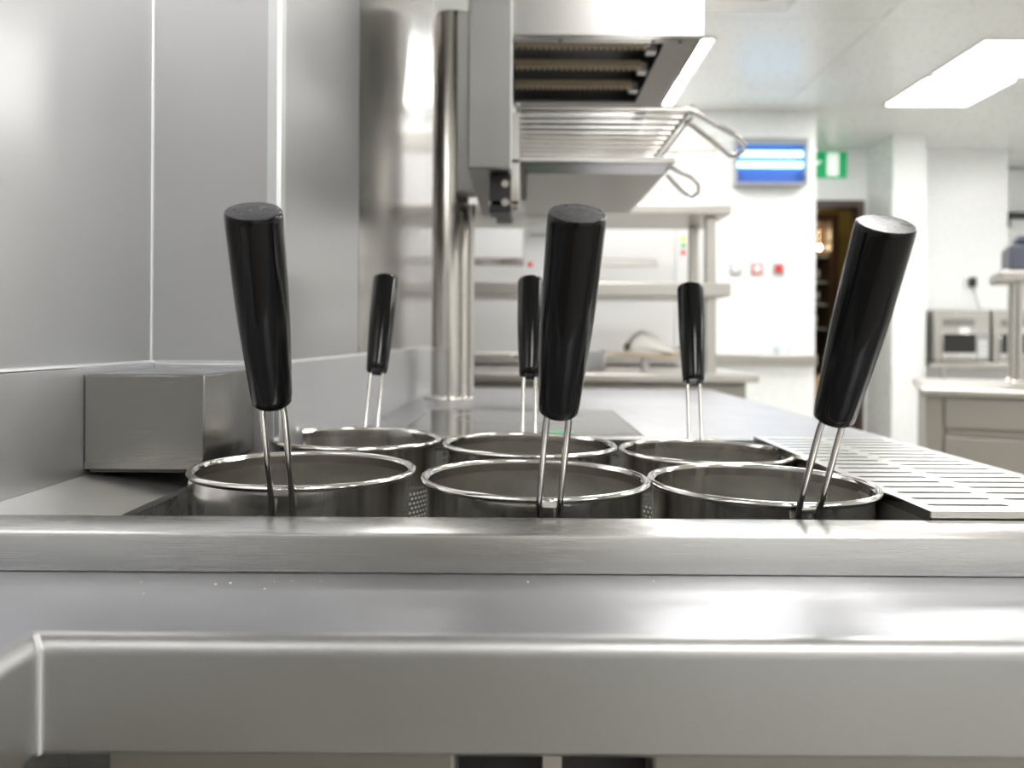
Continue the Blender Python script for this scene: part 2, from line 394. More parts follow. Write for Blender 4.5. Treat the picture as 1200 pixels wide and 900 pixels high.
# water inlet box at the corner of the two walls
ib = rooted('inlet_box', '', '', (0, 0, 0)); bpy.data.objects.remove(ib)
bm = bmesh.new(); box(bm, -.2903, -.2105, .54, YC-.0055, H(.0893), H(.0262)); ibx = obj('inlet_box', bm, 'box_steel', pc, bevel=.0008)
bm = bmesh.new(); box(bm, -.2885, -.211, .5405, YC-.006, H(.0262), H(.0254)); obj('inlet_box_lid', bm, 'satin', ibx)
bm = bmesh.new(); box(bm, -.2875, -.213, .5425, YC-.007, H(.0915), H(.0895)); obj('inlet_box_base', bm, 'dark', ibx)
bm = bmesh.new(); box(bm, -.2265, -.2165, .552, .562, H(.2), H(.0916)); obj('inlet_spout', bm, 'wire', ibx, bevel=.001)
bm = bmesh.new()
tube(bm, [(-.2905, .5445, H(.036)), (-.2885, .5445, H(.036))], .0022, 10); obj('screw', bm, 'black', ibx)
settle(pc)

# slotted drain grate lying on the cooker's right side
gx0, gx1, gy0, gy1 = .2150, .3345, .424, .744
HG = .0893
def slotted_plate():
    bm = bmesh.new(); zt_, zb_ = H(HG), H(HG)-.0014
    ys = [.4405+.0178*k for k in range(17)]; w_ = .0026
    cols = ((.2215, .2655), (.2735, .3275))
    # strips between the slots keep real openings: build the plate from a grid of cells, leaving slot cells out
    xs = [gx0, cols[0][0], cols[0][1], cols[1][0], cols[1][1], gx1]
    yy = [gy0]
    for y in ys: yy += [y-w_, y+w_]
    yy.append(gy1)
    vt = {}
    def V(i, j, z):
        k = (i, j, z)
        if k not in vt: vt[k] = bm.verts.new((xs[i], yy[j], z))
        return vt[k]
    def solid(i, j):
        if i < 0 or j < 0 or i >= len(xs)-1 or j >= len(yy)-1: return False
        return not (i in (1, 3) and j % 2 == 1)
    for i in range(len(xs)-1):
        for j in range(len(yy)-1):
            if not solid(i, j): continue
            bm.faces.new((V(i, j, zt_), V(i+1, j, zt_), V(i+1, j+1, zt_), V(i, j+1, zt_)))
            bm.faces.new((V(i, j, zb_), V(i, j+1, zb_), V(i+1, j+1, zb_), V(i+1, j, zb_)))
            for di, dj, a, b in ((-1, 0, (i, j), (i, j+1)), (1, 0, (i+1, j), (i+1, j+1)), (0, -1, (i, j), (i+1, j)), (0, 1, (i, j+1), (i+1, j+1))):
                if not solid(i+di, j+dj):
                    bm.faces.new((V(*a, zt_), V(*b, zt_), V(*b, zb_), V(*a, zb_)))
    # rounded slot ends: small fillets in the corners of every slot
    for c in cols:
        for y in ys:
            for xe, s in ((c[0], 1), (c[1], -1)):
                for sy in (-1, 1):
                    poly = [(xe, y+sy*w_)]
                    for k in range(5):
                        a = PI/2*k/4; poly.append((xe+s*(w_-w_*math.sin(a))*1.6, y+sy*w_*math.cos(a)))
                    poly = [poly[0]]+[(xe+s*w_*1.6*(1-math.cos(PI/2*k/4)), y+sy*w_*math.sin(PI/2*k/4)) for k in range(5)]
                    prism(bm, poly, 'z', zb_, zt_)
    return bm
dg = rooted('drain_grate', 'slotted stainless drain grate with two columns of slots beside the baskets', 'grate', (.275, .58, H(HG)-.0014))
obj('slotted_plate', slotted_plate(), 'brush_y', dg)
bm = bmesh.new()
box(bm, gx0, gx1, gy0-.001, gy0, H(HG)-.010, H(HG)); box(bm, gx0-.0004, gx0+.0008, gy0, gy1, H(HG)-.014, H(HG)-.0002)
box(bm, gx1-.001, gx1, gy0, gy1, ZL+.0002, H(HG)-.0002)
obj('folded_edge', bm, 'polish', dg)
settle(dg)

# ------------------------------------------------------------------ pasta baskets
def basket(lean, wr=.0735, grip_top_mat='grip_top'):
    root = thing('pasta_basket', '', 'basket', 'pasta baskets hanging in the cooker')
    rw = .0662
    bm = bmesh.new(); lathe(bm, [(rw, -.002), (rw, -.036), (rw-.0008, -.036), (rw-.0008, -.002)], 96); obj('band', bm, 'basket', root, smooth=True)
    bm = bmesh.new(); lathe(bm, [(rw-.0004, -.034), (rw-.0004, -.168), (rw-.006, -.174), (.001, -.175)], 96); obj('perforated_wall', bm, 'perf', root, smooth=True)
    bm = bmesh.new()
    prof = []
    for k in range(13):
        a = 2*PI*k/12; prof.append((.0682+.0021*math.cos(a), .0021*math.sin(a)))
    lathe(bm, prof, 96); rim = obj('rim', bm, 'polish', root, smooth=True)
    bm = bmesh.new(); lathe(bm, [(.0664, .0008), (.0652, -.0005), (.0650, -.0058), (.0655, -.006)], 96); obj('inner_fold', bm, 'polish', rim, smooth=True)
    s, c = math.sin(lean), math.cos(lean)
    y0, z0 = -.0722, -.0015
    ax = Vector((0, -s, c))
    for sx in (-1, 1):
        pts = [(sx*.0056, -.0684, -.032), (sx*.0056, -.0688, -.02), (sx*.0056, -.0700, -.010), (sx*.0056, -.0716, -.004), (sx*.0056, y0, z0)]
        for k in range(1, 6):
            p = Vector((sx*.0056, y0, z0))+ax*(.052*k/5); pts.append(tuple(p))
        pts.append(tuple(Vector((sx*.0050, y0, z0))+ax*.0575)); pts.append(tuple(Vector((sx*.0046, y0, z0))+ax*.068))
        bm = bmesh.new(); tube(bm, pts, .00178, 14); obj('wire', bm, 'wire', root, smooth=True)
    bm = bmesh.new(); box(bm, -.0045, .0045, y0-.0008, y0+.002, -.0035, .0012); obj('lug', bm, 'polish', root, bevel=.0008)
    gm = Matrix.Translation(Vector((0, y0, z0))+ax*.0585) @ Matrix.Rotation(lean, 4, 'X')
    bm = bmesh.new()
    lathe(bm, [(.0045, .0012), (.0088, .0004), (.0098, .0014), (.0103, .006), (.0114, .028), (.0123, .046), (.01265, .058), (.0130, .0995), (.0128, .1022), (.0121, .103)], 64, gm, cap0=True)
    g = obj('grip', bm, 'grip', root, smooth=True)
    bm = bmesh.new(); lathe(bm, [(.0121, .1029), (.006, .1032), (.0002, .1032)], 48, gm, cap1=True); obj('grip_end', bm, grip_top_mat, g)
    return root
R = math.radians
bF = basket(R(28)); bB = basket(R(27))
fr = [(-.1365, .515, .0842, 5.0, .8, 'pasta basket next to the inlet box, its black grip leaning out over the front lip'),
      (.0095, .500, .0866, 5.0, .8, 'middle pasta basket along the front lip, black grip leaning out between its two neighbours'),
      (.1500, .505, .0897, 3.5, .8, 'pasta basket beside the drain grate, its pale-topped black grip leaning out over the lip')]
rr = [(-.1355, .672, .0840, 181, .8, 'pasta basket beside the steel upstand, its grip tilted back toward the wall column'),
      (.0080, .655, .0862, 180, .8, 'pasta basket standing before the dark hob glass, its grip tilted back over the glass'),
      (.1510, .660, .0918, 174, .8, 'pasta basket near the drain grate, its grip tilted back over bare worktop')]
for proto, rows in ((bF, fr), (bB, rr)):
    for i, (x, y, h, rz, tl, lab) in enumerate(rows):
        o = proto if i == 0 else copy_tree(proto)
        o.location = (x, y, H(h)); o.rotation_euler = (0, R(tl), R(rz)); o['label'] = lab
        if rz > 90: o.rotation_euler = (0, R(-tl), R(rz))

# ------------------------------------------------------------------ induction hob
hb = rooted('induction_hob', 'dark glass induction hob set flush in the worktop behind the baskets', 'hob', (0, 1.03, ZT))
part('hob_glass', 'glass', hb, (-.137, .138, .835, 1.228, ZT, ZT+.003), bevel=.0008)
part('hob_trim', 'polish', hb, (-.139, -.137, .833, 1.23, ZT, ZT+.0034), (.138, .14, .833, 1.23, ZT, ZT+.0034), (-.137, .138, .833, .835, ZT, ZT+.0034), (-.137, .138, 1.228, 1.23, ZT, ZT+.0034))
bm = bmesh.new()
for cx, cy in ((0, 1.12), ):
    for r_ in (.09,):
        tube(bm, [(cx+r_*math.cos(2*PI*k/48), cy+r_*math.sin(2*PI*k/48), ZT+.003) for k in range(48)], .0006, 6, closed=True)
obj('cooking_zone_ring', bm, 'grey_plastic', hb)
part('green_patch', 'mid_green', hb, (.03, .062, .925, .955, ZT+.003, ZT+.0034), label='small green patch standing in for a reflection in the hob glass')  # reflection in the glass laid in as a flat green patch
settle(hb)

# ------------------------------------------------------------------ column and salamander grill
cl = rooted('support_column', 'round brushed stainless column standing on the worktop, carrying the grill', 'column', (-.131, 1.5, ZT))
bm = bmesh.new(); lathe(bm, [(.034, 0), (.034, .012+.69), (.032, .706), (.0005, .707)], 48, Matrix.Translation((-.131, 1.5, ZT+.0005))); obj('tube', bm, 'tube', cl, smooth=True)
bm = bmesh.new(); lathe(bm, [(.034, .0075), (.046, .006), (.048, .003), (.048, .0005)], 48, Matrix.Translation((-.131, 1.5, ZT))); obj('base_flange', bm, 'polish', cl, smooth=True)
bm = bmesh.new(); tube(bm, [(-.0905, 1.472, ZT+.006), (-.0905, 1.472, H(-.24))], .006, 12); obj('cable_conduit', bm, 'tube', cl, smooth=True)
settle(cl)

sg = rooted('salamander_grill', 'stainless salamander grill hung from the column with open heated underside', 'grill', (.1, 1.45, H(-.25)))
hT = -.80
part('rear_housing', 'grill', sg, (-.0805, -.016, 1.2, 1.68, H(-.25), H(hT)), bevel=.003)
part('slide_bracket', 'grill', sg, (-.1135, -.0805, 1.40, 1.462, H(-.252), H(-.565)), bevel=.002)
part('housing_edge', 'weld', sg, (-.0172, -.0145, 1.198, 1.202, H(-.25), H(hT)))
ho = part('top_housing', 'grill_face', sg, (-.016, .281, 1.25, 1.262, H(-.466), H(hT)), (-.016, .281, 1.625, 1.637, H(-.466), H(hT)), (.272, .281, 1.262, 1.625, H(-.466), H(hT)), (-.016, .281, 1.25, 1.637, H(hT), H(hT)+.01), bevel=.002)
part('underside_flange', 'grill', sg, (.224, .273, 1.262, 1.625, H(-.466), H(-.470)), (-.016, .224, 1.262, 1.28, H(-.466), H(-.470)), (-.016, .224, 1.60, 1.625, H(-.466), H(-.470)))
part('reflector', 'reflector', sg, (-.016, .24, 1.265, 1.622, H(-.545), H(-.548)), (.226, .23, 1.27, 1.615, H(-.470), H(-.545)))
for y in (1.302, 1.402, 1.512):
    bm = bmesh.new(); box(bm, -.014, .205, y-.007, y+.007, H(-.470), H(-.479))
    for k in range(22): box(bm, -.012+k*.0098, -.0075+k*.0098, y-.009, y+.009, H(-.4665), H(-.4715))
    obj('heating_element', bm, 'element', sg)
    bm = bmesh.new(); box(bm, .205, .221, y+.028, y+.05, H(-.472), H(-.488)); obj('element_terminal', bm, 'clad', sg)
for x, y in ((.205, 1.27), (.247, 1.27), (.06, 1.27)):
    bm = bmesh.new(); tube(bm, [(x, y, H(-.4665)), (x, y, H(-.464))], .0028, 8); obj('screw', bm, 'dark', sg)
gb = part('runner_block', 'black', sg, (-.049, -.016, 1.24, 1.30, H(-.192), H(-.25)), (-.049, -.016, 1.30, 1.60, H(-.225), H(-.25)), bevel=.002)
for z in (-.235, -.207):
    bm = bmesh.new(); tube(bm, [(-.025, 1.2405, H(z)), (-.025, 1.237, H(z))], .006, 12); obj('screw', bm, 'wire', gb, smooth=True)
part('tray_runner', 'polish', sg, (-.016, -.004, 1.24, 1.25, H(-.205), H(-.345)), (-.016, -.004, 1.24, 1.62, H(-.268), H(-.273)), (-.05, -.004, 1.24, 1.25, H(-.203), H(-.209)), (-.016, -.004, 1.25, 1.62, H(-.338), H(-.343)), (-.016, -.008, 1.60, 1.62, H(-.25), H(-.346)))
settle(sg)

rk = rooted('grill_rack', 'ribbed chrome grill rack under the salamander with sloping wire handle', 'rack', (.12, 1.42, H(-.352)))
for k in range(10):
    y = 1.262+.0345*k
    bm = bmesh.new(); box(bm, -.010, .258, y-.0105, y+.0105, H(-.350), H(-.3527))
    obj('rib', bm, 'polish', rk, bevel=.001)
bm = bmesh.new()
tube(bm, [(.261, 1.247, H(-.356)), (.261, 1.60, H(-.356))], .004, 10); tube(bm, [(-.006, 1.247, H(-.352)), (.261, 1.247, H(-.352))], .0045, 10)
tube(bm, [(-.006, 1.247, H(-.3595)), (-.006, 1.60, H(-.3595))], .0035, 10); tube(bm, [(.262, 1.247, H(-.342)), (.262, 1.595, H(-.342))], .0028, 8)
obj('rack_frame', bm, 'wire', rk, smooth=True)
bm = bmesh.new()
tube(bm, [(.258, 1.252, H(-.352)), (.268, 1.254, H(-.350)), (.305, 1.262, H(-.333)), (.34, 1.272, H(-.317)), (.352, 1.285, H(-.309)), (.356, 1.305, H(-.303)),
          (.352, 1.325, H(-.300)), (.342, 1.332, H(-.302)), (.31, 1.318, H(-.322)), (.275, 1.302, H(-.342)), (.262, 1.298, H(-.348))], .0043, 10)
obj('handle', bm, 'wire', rk, smooth=True)
settle(rk)

dt = rooted('drip_tray', 'shallow stainless drip tray slotted under the grill rack', 'tray', (.11, 1.45, H(-.26)))
bm = bmesh.new()
zt_, zb_ = H(-.2735), H(-.256)
tx0, tx1, ty0, ty1 = -.003, .232, 1.252, 1.67
rings = []
for (ins, z) in ((0, zt_), (.004, zt_-.004), (.012, zb_)):
    rings.append([bm.verts.new(p) for p in ((tx0+ins, ty0+ins, z), (tx1-ins, ty0+ins, z), (tx1-ins, ty1-ins, z), (tx0+ins, ty1-ins, z))])
for a, b in zip(rings, rings[1:]):
    for k in range(4): bm.faces.new((a[k], a[(k+1) % 4], b[(k+1) % 4], b[k]))
bm.faces.new(rings[-1])
o = obj('pan', bm, 'grill_face', dt); sm = o.modifiers.new('thick', 'SOLIDIFY'); sm.thickness = .0012
part('rolled_rim', 'polish', dt, (tx0, tx1+.006, ty0-.004, ty0+.003, zt_-.002, zt_+.006), (tx1, tx1+.006, ty0, ty1, zt_-.002, zt_+.006), bevel=.0015)
bm = bmesh.new()
tube(bm, [(.235, 1.275, H(-.27)), (.25, 1.276, H(-.262)), (.268, 1.28, H(-.255)), (.282, 1.292, H(-.246)), (.286, 1.31, H(-.236)), (.28, 1.325, H(-.233)), (.268, 1.327, H(-.238)), (.25, 1.32, H(-.252)), (.236, 1.315, H(-.266))], .0038, 10)
obj('handle', bm, 'wire', dt, smooth=True)
settle(dt)

# ------------------------------------------------------------------ extraction canopy
ch = rooted('extraction_canopy', 'stainless extraction canopy fixed to the ceiling above the grill', 'canopy', (.5, 2.2, CEIL-.15))
zb2 = CH+1.55
part('rim', 'shelf', ch, (-.18, 1.25, 3.70, 3.83, zb2, CEIL-.005), (1.13, 1.25, .9, 3.70, zb2, CEIL-.005), (-.18, 1.13, .9, 1.02, zb2, CEIL-.005), (-.18, -.06, 1.02, 3.70, zb2, CEIL-.005))
part('ceiling_pan', 'white_metal', ch, (-.06, 1.13, 1.02, 3.70, CEIL-.02, CEIL-.005))
for k in (0, 1, 3):
    part('grease_filter', 'clad', ch, (-.05, .40, 1.05+.66*k, 1.68+.66*k, CEIL-.06, CEIL-.02), bevel=.004)
for k in range(2):
    f = part('canopy_lamp', 'white_metal', ch, (.60, 1.12, 1.25+1.15*k, 1.97+1.15*k, CEIL-.05, CEIL-.02))
    part('diffuser', 'lamp', f, (.62, 1.10, 1.27+1.15*k, 1.95+1.15*k, CEIL-.055, CEIL-.05))
f = part('canopy_lamp', 'white_metal', ch, (-.04, .42, 2.37, 3.03, CEIL-.05, CEIL-.02))  # extra lamp added in place of a filter to brighten grill and left wall
part('diffuser', 'lamp', f, (-.02, .40, 2.39, 3.01, CEIL-.055, CEIL-.05))
settle(ch)

# ------------------------------------------------------------------ ceiling light panels
def ceiling_light(x0, x1, y0, y1, lab):
    r_ = rooted('ceiling_light', lab, 'light', ((x0+x1)/2, (y0+y1)/2, CEIL), 'square ceiling light panels')
    bm = bmesh.new()
    box(bm, x0, x1, y0, y0+.015, CEIL-.014, CEIL); box(bm, x0, x1, y1-.015, y1, CEIL-.014, CEIL)
    box(bm, x0, x0+.015, y0+.015, y1-.015, CEIL-.014, CEIL); box(bm, x1-.015, x1, y0+.015, y1-.015, CEIL-.014, CEIL)
    obj('frame', bm, 'white_metal', r_)
    part('diffuser', 'lamp', r_, (x0+.015, x1-.015, y0+.015, y1-.015, CEIL-.011, CEIL-.001))
    return settle(r_)
for cx, y0, y1, lab in ((.79, 4.56, 5.17, 'square ceiling light panel beyond the canopy, seen past the salamander grill'),
                        (.79, 5.21, 5.84, 'square ceiling light panel close to the white wall with the insect killer'),
                        (2.90, 4.56, 5.17, 'square ceiling light panel over the aisle, its twin between it and the pillar'),
                        (2.90, 5.21, 5.84, 'square ceiling light panel just before the white pillar and exit sign'),
                        (5.0, 4.56, 5.17, 'unseen square ceiling light panel added over the far side of the kitchen'),  # from here through the island panels: out of view, added for lighting
                        (5.0, 5.21, 5.84, 'unseen square ceiling light panel added over the far side of the kitchen'),
                        (2.90, 1.2, 1.81, 'unseen square ceiling light panel added over the island counter'),
                        (2.90, 1.85, 2.46, 'unseen square ceiling light panel added over the island counter'),
                        (5.0, 1.2, 1.81, 'unseen square ceiling light panel added over the far side of the kitchen'),
                        (5.0, 1.85, 2.46, 'unseen square ceiling light panel added over the far side of the kitchen'),
                        (2.90, -1.26, -.65, 'unseen square ceiling light panel added over the rear to brighten the lip front'),
                        (2.90, -1.90, -1.30, 'unseen square ceiling light panel added over the rear to brighten the lip front'),  # extra unseen panel added to brighten the right of the lip front
                        (.79, -1.90, -1.30, 'unseen square ceiling light panel added over the rear to brighten the lip front'),
                        (.79, -1.26, -.65, 'unseen square ceiling light panel added over the rear to brighten the lip front')):
    ceiling_light(cx-.30, cx+.30, y0, y1, lab)
hl = rooted('added_hall_light', 'unseen round warm ceiling light added to brighten the hall beyond the doorway', 'light', (2.7, 8.1, CEIL))  # unseen source added because the hall came out too dark
bm = bmesh.new(); lathe(bm, [(.2, 0), (.2, -.05), (.17, -.07)], 32, Matrix.Translation((2.7, 8.1, CEIL)), cap0=True); obj('base', bm, 'white_metal', hl)
bm = bmesh.new(); lathe(bm, [(.17, -.0701), (.1, -.09), (.001, -.095)], 32, Matrix.Translation((2.7, 8.1, CEIL)), cap0=True); obj('diffuser', bm, 'warm', hl, smooth=True)
settle(hl)
# unseen fridge added behind the camera to darken reflections in the worktop's front
tf = rooted('added_fridge', 'unseen tall dark fridge added to darken reflections in the worktop front', 'refrigerator', (.15, -1.7, 0))
part('body', 'taupe', tf, (-.27, .23, -2.1, -1.35, .12, 1.72), bevel=.004)
for x in (-.24, .15):
    for y in (-2.07, -1.43): part('foot', 'black', tf, (x, x+.05, y, y+.05, 0, .12))
for x0, x1, hx in ((-.265, .225, .18),):
    d = part('door', 'taupe', tf, (x0, x1, -1.35, -1.30, .14, 1.70), bevel=.004)
    part('handle', 'polish', d, (hx, hx+.02, -1.30, -1.26, .8, 1.3), bevel=.004)
settle(tf)

# ------------------------------------------------------------------ partition and back worktop behind the grill
pt = bpy.data.objects.new('wall_partition', None); C.objects.link(pt); struct(pt)
part('partition_core', 'clad', pt, (-1.6, .80, 3.36, 3.42, 0, CH+.84))
for x0, x1 in ((-1.6, -.62), (-.615, .05), (.055, .632), (.64, .80)):
    part('steel_panel', 'clad', pt, (x0, x1, 3.352, 3.36, .9, CH+.77))
part('top_channel', 'shelf', pt, (-1.6, .805, 3.345, 3.43, CH+.77, CH+.85), bevel=.004)
part('splash_ledge', 'shelf', pt, (-1.5, .66, 3.24, 3.352, H(.095), H(.062)), bevel=.003)
part('white_panel', 'white_wall', pt, (.655, .80, 3.344, 3.352, CH+.55, CH+.765))
bw = rooted('back_counter', 'stainless back counter against the steel partition under the two shelves', 'counter', (-.3, 2.98, 0))
part('top', 'shelf', bw, (-1.55, .768, 2.6, 3.351, H(.139), H(.1123)), bevel=.005)
part('body', 'taupe', bw, (-1.5, .74, 2.66, 3.35, .1, H(.139)))
part('plinth', 'black', bw, (-1.48, .70, 2.72, 3.34, 0, .1))
for k in range(4): part('door', 'taupe', bw, (-1.49+.558*k, -.945+.558*k, 2.645, 2.66, .12, H(.15)), bevel=.003)
settle(bw)
gs = rooted('gantry_shelf', 'two-tier stainless gantry shelf standing on the back counter', 'shelf', (-.3, 2.8, H(.1123)))
part('top_shelf', 'shelf', gs, (-1.5, .676, 2.60, 2.97, H(-.400), H(-.432)), bevel=.004)
part('lower_shelf', 'shelf', gs, (-1.5, .676, 2.60, 2.97, H(-.137), H(-.181)), bevel=.004)
for x in (.603, -1.45):
    for y in (2.66, 2.92):
        part('post', 'shelf', gs, (x, x+.035, y-.0175, y+.0175, H(.1123), H(-.400)), bevel=.003)
part('back_rail', 'polish', gs, (-1.4, .50, 2.955, 2.967, H(-.262), H(-.292)), bevel=.003)
settle(gs)
bx = rooted('paper_dispenser', 'white peaked dispenser box with grey slot and red mark on the lower gantry shelf', 'dispenser', (.06, 2.72, H(-.181)))
bm = bmesh.new()
prism(bm, [(.008, H(-.181)), (.108, H(-.181)), (.108, H(-.36)), (.09, H(-.375)), (.026, H(-.375)), (.008, H(-.36))], 'y', 2.68, 2.78); obj('case', bm, 'white_plastic', bx, bevel=.003)
part('slot', 'grey_plastic', bx, (.03, .09, 2.677, 2.681, H(-.338), H(-.343)))
bm = bmesh.new(); lathe(bm, [(.009, 0), (.0005, .001)], 20, Matrix.Translation((.03, 2.6795, H(-.243))) @ Matrix.Rotation(PI/2, 4, 'X'), cap0=True); obj('red_mark', bm, 'red_print', bx)
settle(bx)
st = rooted('traffic_sticker', 'small sticker of yellow, green and red dots on the steel partition', 'sticker', (.66, 3.35, H(-.38)))
part('backing', 'clad', st, (.655, .685, 3.3495, 3.352, H(-.34), H(-.425)))
for z, m_ in ((-.412, 'yellow'), (-.385, 'mid_green'), (-.357, 'red')):
    bm = bmesh.new(); lathe(bm, [(.0105, 0), (.0005, .001)], 18, Matrix.Translation((.67, 3.349, H(z))) @ Matrix.Rotation(PI/2, 4, 'X'), cap0=True); obj('dot', bm, m_, st)
settle(st)
# dish with folded cloth on a small stand
ds = rooted('serving_dish', 'tan wooden dish on a pale pedestal, upturned at one end', 'dish', (.42, 2.73, H(.1123)))
bm = bmesh.new()
pr = [(.32, -.052), (.37, -.057), (.43, -.056), (.49, -.052), (.54, -.056), (.58, -.07), (.60, -.095)]
pr = [(.30, -.066), (.35, -.062), (.42, -.058), (.48, -.054), (.53, -.054), (.57, -.062), (.592, -.080), (.604, -.108)]
pr = [(x*.93, z+.003) for x, z in pr]
prism(bm, [(x, H(.112+z)) for x, z in pr]+[(x-.004, H(.112+z)+.009) for x, z in reversed(pr)], 'y', 2.66, 2.80); obj('board', bm, 'tan', ds, bevel=.002)
bm = bmesh.new(); lathe(bm, [(.035, 0), (.012, .006), (.012, .044), (.02, .05)], 24, Matrix.Translation((.42, 2.73, H(.1123))), cap0=True, cap1=True); obj('pedestal', bm, 'white_plastic', ds, smooth=True)
settle(ds)
bm = bmesh.new()
nx, ny = 22, 12; g = []
for i in range(nx+1):
    row = []
    for j in range(ny+1):
        a, b = i/nx, j/ny
        x = .358+.18*a; y = 2.665+.13*b
        top = H(.05)+.008+ .075*math.sin(PI*min(1, a*1.25+.05))**.8*(1-a)**.55 + .006*math.sin(9*a+5*b)+.004*math.sin(17*b+3*a)
        edge = min(1, 4.5*min(b, 1-b)+.15)
        row.append(bm.verts.new((x+.006*math.sin(6*b), y, H(.052)+.006+(top-H(.05))*edge)))
    g.append(row)
for i in range(nx):
    for j in range(ny): bm.faces.new((g[i][j], g[i+1][j], g[i+1][j+1], g[i][j+1]))
o = obj('folded_cloth', bm, 'cloth', None, smooth=True); sm = o.modifiers.new('thick', 'SOLIDIFY'); sm.thickness = .004
tag(o, 'crumpled white cloth heaped on the tan wooden dish', 'cloth')
bm = bmesh.new(); box(bm, .225, .305, 2.90, 2.98, H(.1123), H(.045)); o = obj('white_container', bm, 'white_plastic', None, bevel=.006); tag(o, 'small white lidded container on the back counter beside the wooden dish', 'container')

# ------------------------------------------------------------------ wall fittings on the white far wall
ik = rooted('insect_killer', 'wall-mounted insect killer with two glowing blue tubes on the white wall', 'insect killer', (1.83, 6.03, 2.3))
x0, x1, z0, z1 = 1.565, 2.095, CH+1.13, CH+1.475
part('back_plate', 'blue_glow', ik, (x0+.01, x1-.01, 5.995, 6.005, z0+.02, z1-.03))
part('housing', 'grey_plastic', ik, (x0, x1, 6.005, 6.03, z0, z1), (x0, x1, 5.93, 6.005, z1-.04, z1), (x0, x1, 5.93, 6.005, z0, z0+.02), (x0, x0+.015, 5.93, 6.005, z0+.02, z1-.04), (x1-.015, x1, 5.93, 6.005, z0+.02, z1-.04), bevel=.003)
for z in (z0+.235, z0+.155):
    bm = bmesh.new(); tube(bm, [(x0+.03, 5.965, z), (x1-.03, 5.965, z)], .021, 14); obj('uv_tube', bm, 'uv', ik, smooth=True)
for k in range(13):
    x = x0+.035+k*.0383
    bm = bmesh.new(); box(bm, x-.0015, x+.0015, 5.932, 5.936, z0+.02, z1-.04); obj('guard_wire', bm, 'navy', ik)
settle(ik)
for x, lab, cat, ring, mid in ((1.592, 'grey-rimmed white wall switch below the insect killer', 'switch', 'grey_plastic', 'white_plastic'),
                          (1.752, 'red-rimmed white break-glass call point between two wall switches', 'call point', 'red', 'white_plastic'),
                          (1.912, 'grey wall switch with red emergency button below the insect killer', 'switch', 'grey_plastic', 'red')):
    z = CH+.525; r_ = rooted('wall_switch', lab, cat, (x, 6.03, z))
    part('plate', 'white_plastic', r_, (x-.05, x+.05, 6.018, 6.03, z-.05, z+.05), bevel=.004)
    part('surround', ring, r_, (x-.042, x+.042, 6.012, 6.018, z-.042, z+.042), bevel=.003)
    part('button', mid, r_, (x-.026, x+.026, 6.004, 6.012, z-.028, z+.028), bevel=.004)
    settle(r_)
for k, x in enumerate((1.80, 1.90, 2.00)):
    bm = bmesh.new(); lathe(bm, [(.022, 0), (.022, .06), (.008, .075), (.008, .09)], 16, Matrix.Translation((x, 6.0, .9)), cap0=True, cap1=True)
    o = obj('small_bottle', bm, ('white_plastic', 'shelf_glass', 'white_plastic')[k], None, smooth=True)
    tag(o, 'small pale bottle standing on the steel wall rail', 'bottle', 'bottles on the wall rail')
# exit sign
es = rooted('exit_sign', 'green exit sign with white door above the doorway', 'sign', (2.64, YB, CH+1.55))
sx0, sx1, sz0, sz1 = 2.41, 2.877, CH+1.435, CH+1.665
part('plate', 'green', es, (sx0, sx1, YB-.03, YB, sz0, sz1), bevel=.003)
part('white_door', 'sign_white', es, (2.70, 2.805, YB-.033, YB-.03, sz0+.015, sz1-.015))
bm = bmesh.new(); yv = YB-.0315
lathe(bm, [(.018, -.0015), (.018, .0015)], 18, Matrix.Translation((2.575, yv, sz1-.05)) @ Matrix.Rotation(PI/2, 4, 'X'), cap0=True, cap1=True)
for pts in ([(2.565, sz1-.075), (2.545, sz0+.09)], [(2.545, sz0+.09), (2.59, sz0+.07), (2.575, sz0+.025)], [(2.545, sz0+.09), (2.505, sz0+.065), (2.47, sz0+.05)],
            [(2.565, sz1-.08), (2.61, sz1-.105), (2.645, sz1-.085)], [(2.565, sz1-.08), (2.52, sz1-.09), (2.50, sz1-.12)]):
    tube(bm, [(x, yv, z) for x, z in pts], .011, 8)
for v in bm.verts: v.co.y = yv+(v.co.y-yv)*.15
obj('running_figure', bm, 'sign_white', es)
settle(es)
# socket and cord
sk = rooted('wall_socket', 'black plug in a wall socket above the microwaves', 'socket', (3.995, YB, CH+.5))
part('plate', 'white_plastic', sk, (3.93, 4.06, YB-.012, YB, CH+.46, CH+.57), bevel=.004)
part('plug', 'black', sk, (3.965, 4.025, YB-.05, YB-.012, CH+.475, CH+.56), bevel=.008)
settle(sk)
bm = bmesh.new(); tube(bm, [(3.995, YB-.04, CH+.475), (4.01, YB-.05, CH+.38), (4.04, YB-.06, CH+.28), (4.07, YB-.03, CH+.16), (4.07, YB-.03, CH-.1)], .006, 8)
o = obj('power_cord', bm, 'grey_plastic', None, smooth=True); tag(o, 'thin grey power cord hanging from the black plug behind the microwaves', 'cord')

